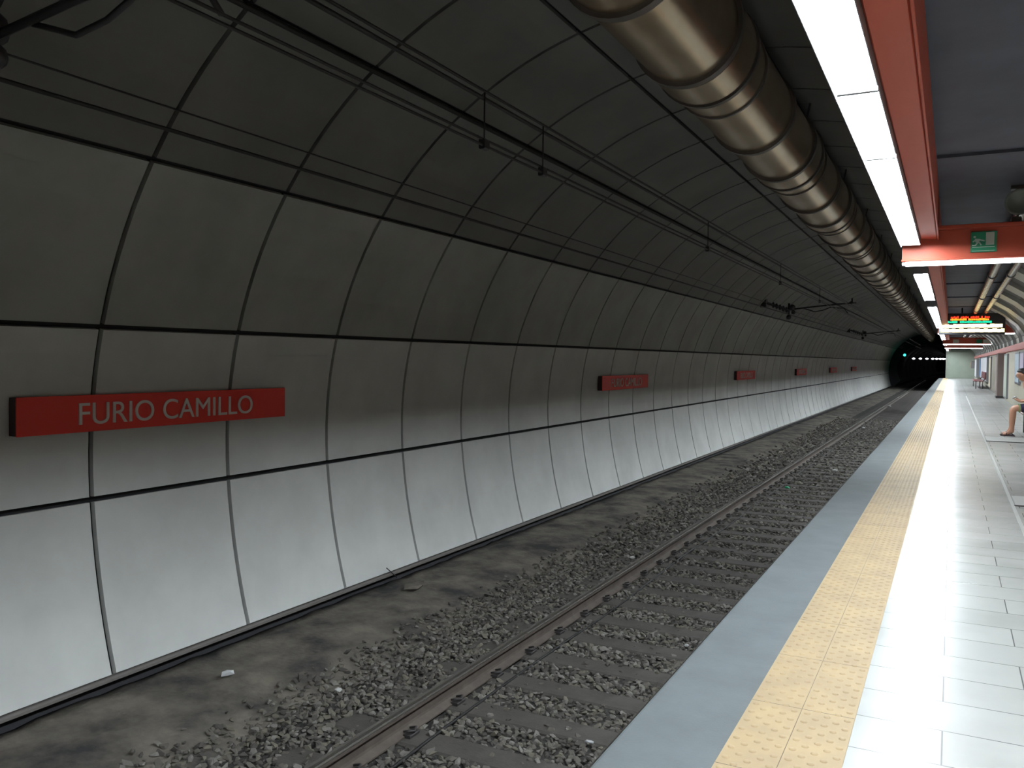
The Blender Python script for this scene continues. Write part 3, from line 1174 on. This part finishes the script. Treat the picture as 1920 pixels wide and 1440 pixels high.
# ------------------------------------------------------------------ person sitting on the bench
def skin_mesh(name, nodes, edges, m, parent, sub=2, root=0):
    me = bpy.data.meshes.new(name)
    me.from_pydata([n[0] for n in nodes], edges, [])
    o = bpy.data.objects.new(name, me)
    COL.objects.link(o)
    sk = o.modifiers.new('skin', 'SKIN')
    sk.use_smooth_shade = True
    lay = me.skin_vertices[0].data
    for i, nd in enumerate(nodes):
        r = nd[1]
        lay[i].radius = (r, r) if not isinstance(r, tuple) else r
        lay[i].use_root = (i == root)
    sb = o.modifiers.new('sub', 'SUBSURF')
    sb.levels = sub
    sb.render_levels = sub
    bpy.context.view_layer.update()
    res = bpy.data.meshes.new_from_object(o.evaluated_get(bpy.context.evaluated_depsgraph_get()))
    o.modifiers.clear()
    o.data = res
    res.materials.clear()
    res.materials.append(m)
    for p in res.polygons:
        p.use_smooth = True
    o.parent = parent
    return o


P = thing('person', 'person in pale blue top and dark shorts seated on the bench, leaning over a phone', 'person', (0, 18.5, 0))
N, E = [], []


def nd(co, r, link=None):
    N.append((co, r))
    if link is not None:
        E.append((link, len(N) - 1))
    return len(N) - 1


# facing -X (towards the track), hips on the bench
pel = nd((1.46, 0, 0.55), 0.13)
wai = nd((1.42, 0, 0.70), 0.115, pel)
che = nd((1.33, 0, 0.88), 0.125, wai)
upc = nd((1.26, 0, 0.99), 0.085, che)
nec = nd((1.215, 0, 1.05), 0.048, upc)
hb = nd((1.178, 0, 1.105), 0.080, nec)
hm = nd((1.172, 0, 1.165), 0.112, hb)
ht = nd((1.172, 0, 1.215), 0.090, hm)
for s in (-1, 1):
    sh = nd((1.27, s * 0.15, 0.965), 0.052, upc)
    el = nd((1.36, s * 0.22, 0.70), 0.038, sh)
    wr = nd((1.17, s * 0.10, 0.66), 0.026, el)
    pa = nd((1.12, s * 0.075, 0.675), 0.030, wr)
    for q, (fy, fl) in enumerate(((0.024, 0.85), (0.008, 1.0), (-0.008, 0.95), (-0.024, 0.75))):
        f1 = nd((1.075, s * (0.062 + fy), 0.690), 0.0095, pa)
        f2 = nd((1.050, s * (0.048 + fy * 0.8), 0.690 + 0.022 * fl), 0.0085, f1)
        nd((1.052, s * (0.034 + fy * 0.6), 0.690 + 0.038 * fl), 0.0075, f2)
    th = nd((1.115, s * 0.045, 0.705), 0.011, pa)
    nd((1.085, s * 0.028, 0.722), 0.009, th)
    hp = nd((1.42, s * 0.09, 0.525), 0.095, pel)
    kn = nd((1.045, s * 0.12, 0.525), 0.062, hp)
    cf = nd((1.035, s * 0.12, 0.36), 0.056, kn)
    an = nd((1.025, s * 0.12, 0.09), 0.034, cf)
    hl = nd((1.04, s * 0.12, 0.050), 0.034, an)
    bf = nd((0.93, s * 0.125, 0.040), 0.028, an)
    nd((0.875, s * 0.128, 0.032), 0.018, bf)
body = skin_mesh('body', N, E, M['skin'], P)
# face details are part of the head
mb = MB()
mb.ball((1.083, 0, 1.138), 0.0115, 10, 8, (1.3, 0.8, 1.6))
mb.build('nose', M['skin'], P)
mb = MB()
for s in (-1, 1):
    mb.ball((1.092, s * 0.034, 1.163), 0.0085, 8, 6)
mb.build('eyes', M['hair'], P)
mb = MB()
mb.ball((1.096, 0, 1.098), 0.016, 8, 6, (0.5, 1.2, 0.35))
mb.build('mouth', mat('lip_colour', (0.35, 0.10, 0.09), 0.5), P)
mb = MB()
for s in (-1, 1):
    mb.ball((1.180, s * 0.098, 1.145), 0.028, 8, 6, (0.7, 0.3, 1.1))
mb.build('ears', M['skin'], P)
mb = MB()
mb.ball((1.218, 0, 1.192), 0.108, 20, 14, (0.95, 0.98, 0.95))
mb.ball((1.250, 0, 1.12), 0.082, 14, 10, (0.75, 1.0, 1.1))
mb.ball((1.178, 0, 1.222), 0.090, 18, 12, (1.0, 1.06, 0.66))
mb.build('hair', M['hair'], P)
sn = [((1.462, 0, 0.555), 0.146), ((1.42, 0, 0.71), 0.132), ((1.335, 0, 0.88), 0.142), ((1.265, 0, 0.985), 0.100)]
se = [(0, 1), (1, 2), (2, 3)]
for s in (-1, 1):
    sn.append(((1.272, s * 0.15, 0.965), 0.066))
    se.append((3, len(sn) - 1))
    sn.append(((1.315, s * 0.185, 0.84), 0.056))
    se.append((len(sn) - 2, len(sn) - 1))
skin_mesh('shirt', sn, se, M['shirt'], P)
sn = [((1.45, 0, 0.545), 0.145), ((1.452, 0, 0.66), 0.148)]
se = [(0, 1)]
for s in (-1, 1):
    sn.append(((1.41, s * 0.09, 0.535), 0.108))
    se.append((0, len(sn) - 1))
    sn.append(((1.115, s * 0.118, 0.528), 0.076))
    se.append((len(sn) - 2, len(sn) - 1))
skin_mesh('shorts', sn, se, M['shorts'], P)
for s in (-1, 1):
    mb = MB()
    mb.tube([(1.150, s * 0.116, 0.527), (1.128, s * 0.117, 0.527)], [0.078, 0.076], 16, caps=False)
    mb.build('shorts_hem', M['hem'], P)
    mb = MB()
    outline = [(1.085, 0.0), (1.075, 0.032), (1.02, 0.034), (0.95, 0.042), (0.885, 0.042), (0.845, 0.020), (0.843, -0.018), (0.885, -0.040), (0.95, -0.036), (1.02, -0.030), (1.075, -0.030)]
    n = len(outline)
    vs = [(x, y + s * 0.125, z) for z in (0.0, 0.018) for x, y in outline]
    fs = [tuple(range(n)), tuple(range(n, 2 * n))] + [(i, (i + 1) % n, n + (i + 1) % n, n + i) for i in range(n)]
    mb.add(vs, fs)
    mb.tube([(0.93, s * 0.125 - 0.040, 0.018), (0.945, s * 0.125 - 0.026, 0.068), (0.95, s * 0.125 + 0.022, 0.072), (0.93, s * 0.125 + 0.044, 0.018)], 0.007, 6)
    mb.tube([(1.05, s * 0.12 - 0.036, 0.03), (0.995, s * 0.12 - 0.02, 0.092), (0.995, s * 0.12 + 0.02, 0.092), (1.05, s * 0.12 + 0.036, 0.03)], 0.006, 6)
    mb.build('sandal', M['sandal'], P)
mb = MB()
mb.bbox(-0.037, 0.037, -0.07, 0.07, -0.004, 0.005, 0.003)
ph = mb.build('mobile_phone', M['black'])
ph.location = (1.055, 18.5, 0.728)
ph.rotation_euler = (0, math.radians(-35), 0)
tag(ph, 'black mobile phone held in both hands by the seated person', 'phone')

# ------------------------------------------------------------------ signal and lamps in the running tunnel
t = thing('tunnel_signal', 'small railway signal showing a green light at the dark tunnel mouth', 'signal', (-4.18, 92.2, 1.40))
mb = MB()
mb.bbox(-0.12, 0.12, 0.0, 0.12, 0.35, 1.05, 0.02)
mb.build('signal_head', M['black'], t)
mb = MB()
mb.ball((0.0, -0.02, 0.72), 0.12, 14, 8, (1, 0.4, 1))
l = mb.build('signal_lens', M['signal'], t)
l['label'] = 'glowing green lens'
mb = MB()
mb.tube([(0, 0.06, 0.35), (0, 0.06, 0.1), (-0.55, 0.06, 0.05)], 0.03, 8)
mb.build('bracket', M['clip'], t)
TW = ['first', 'second', 'third', 'fourth', 'fifth', 'sixth', 'seventh', 'eighth']
for i, (xr, dist) in enumerate(((-0.0365, 106), (-0.0300, 115), (-0.0238, 124), (-0.0182, 136), (-0.0145, 148), (-0.0110, 160), (-0.0080, 172), (-0.0050, 186))):
    mb = MB()
    r = 0.11 * dist / 104
    x = xr * dist + 0.0
    mb.ball((x, dist, H + 0.0045 * dist), r, 12, 8, (1.5, 1, 0.8))
    tag(mb.build('tunnel_lamp', M['tunnel_lamp']), TW[i] + ' white lamp from the green signal in the dark running tunnel', 'lamp', 'lamps inside the running tunnel')
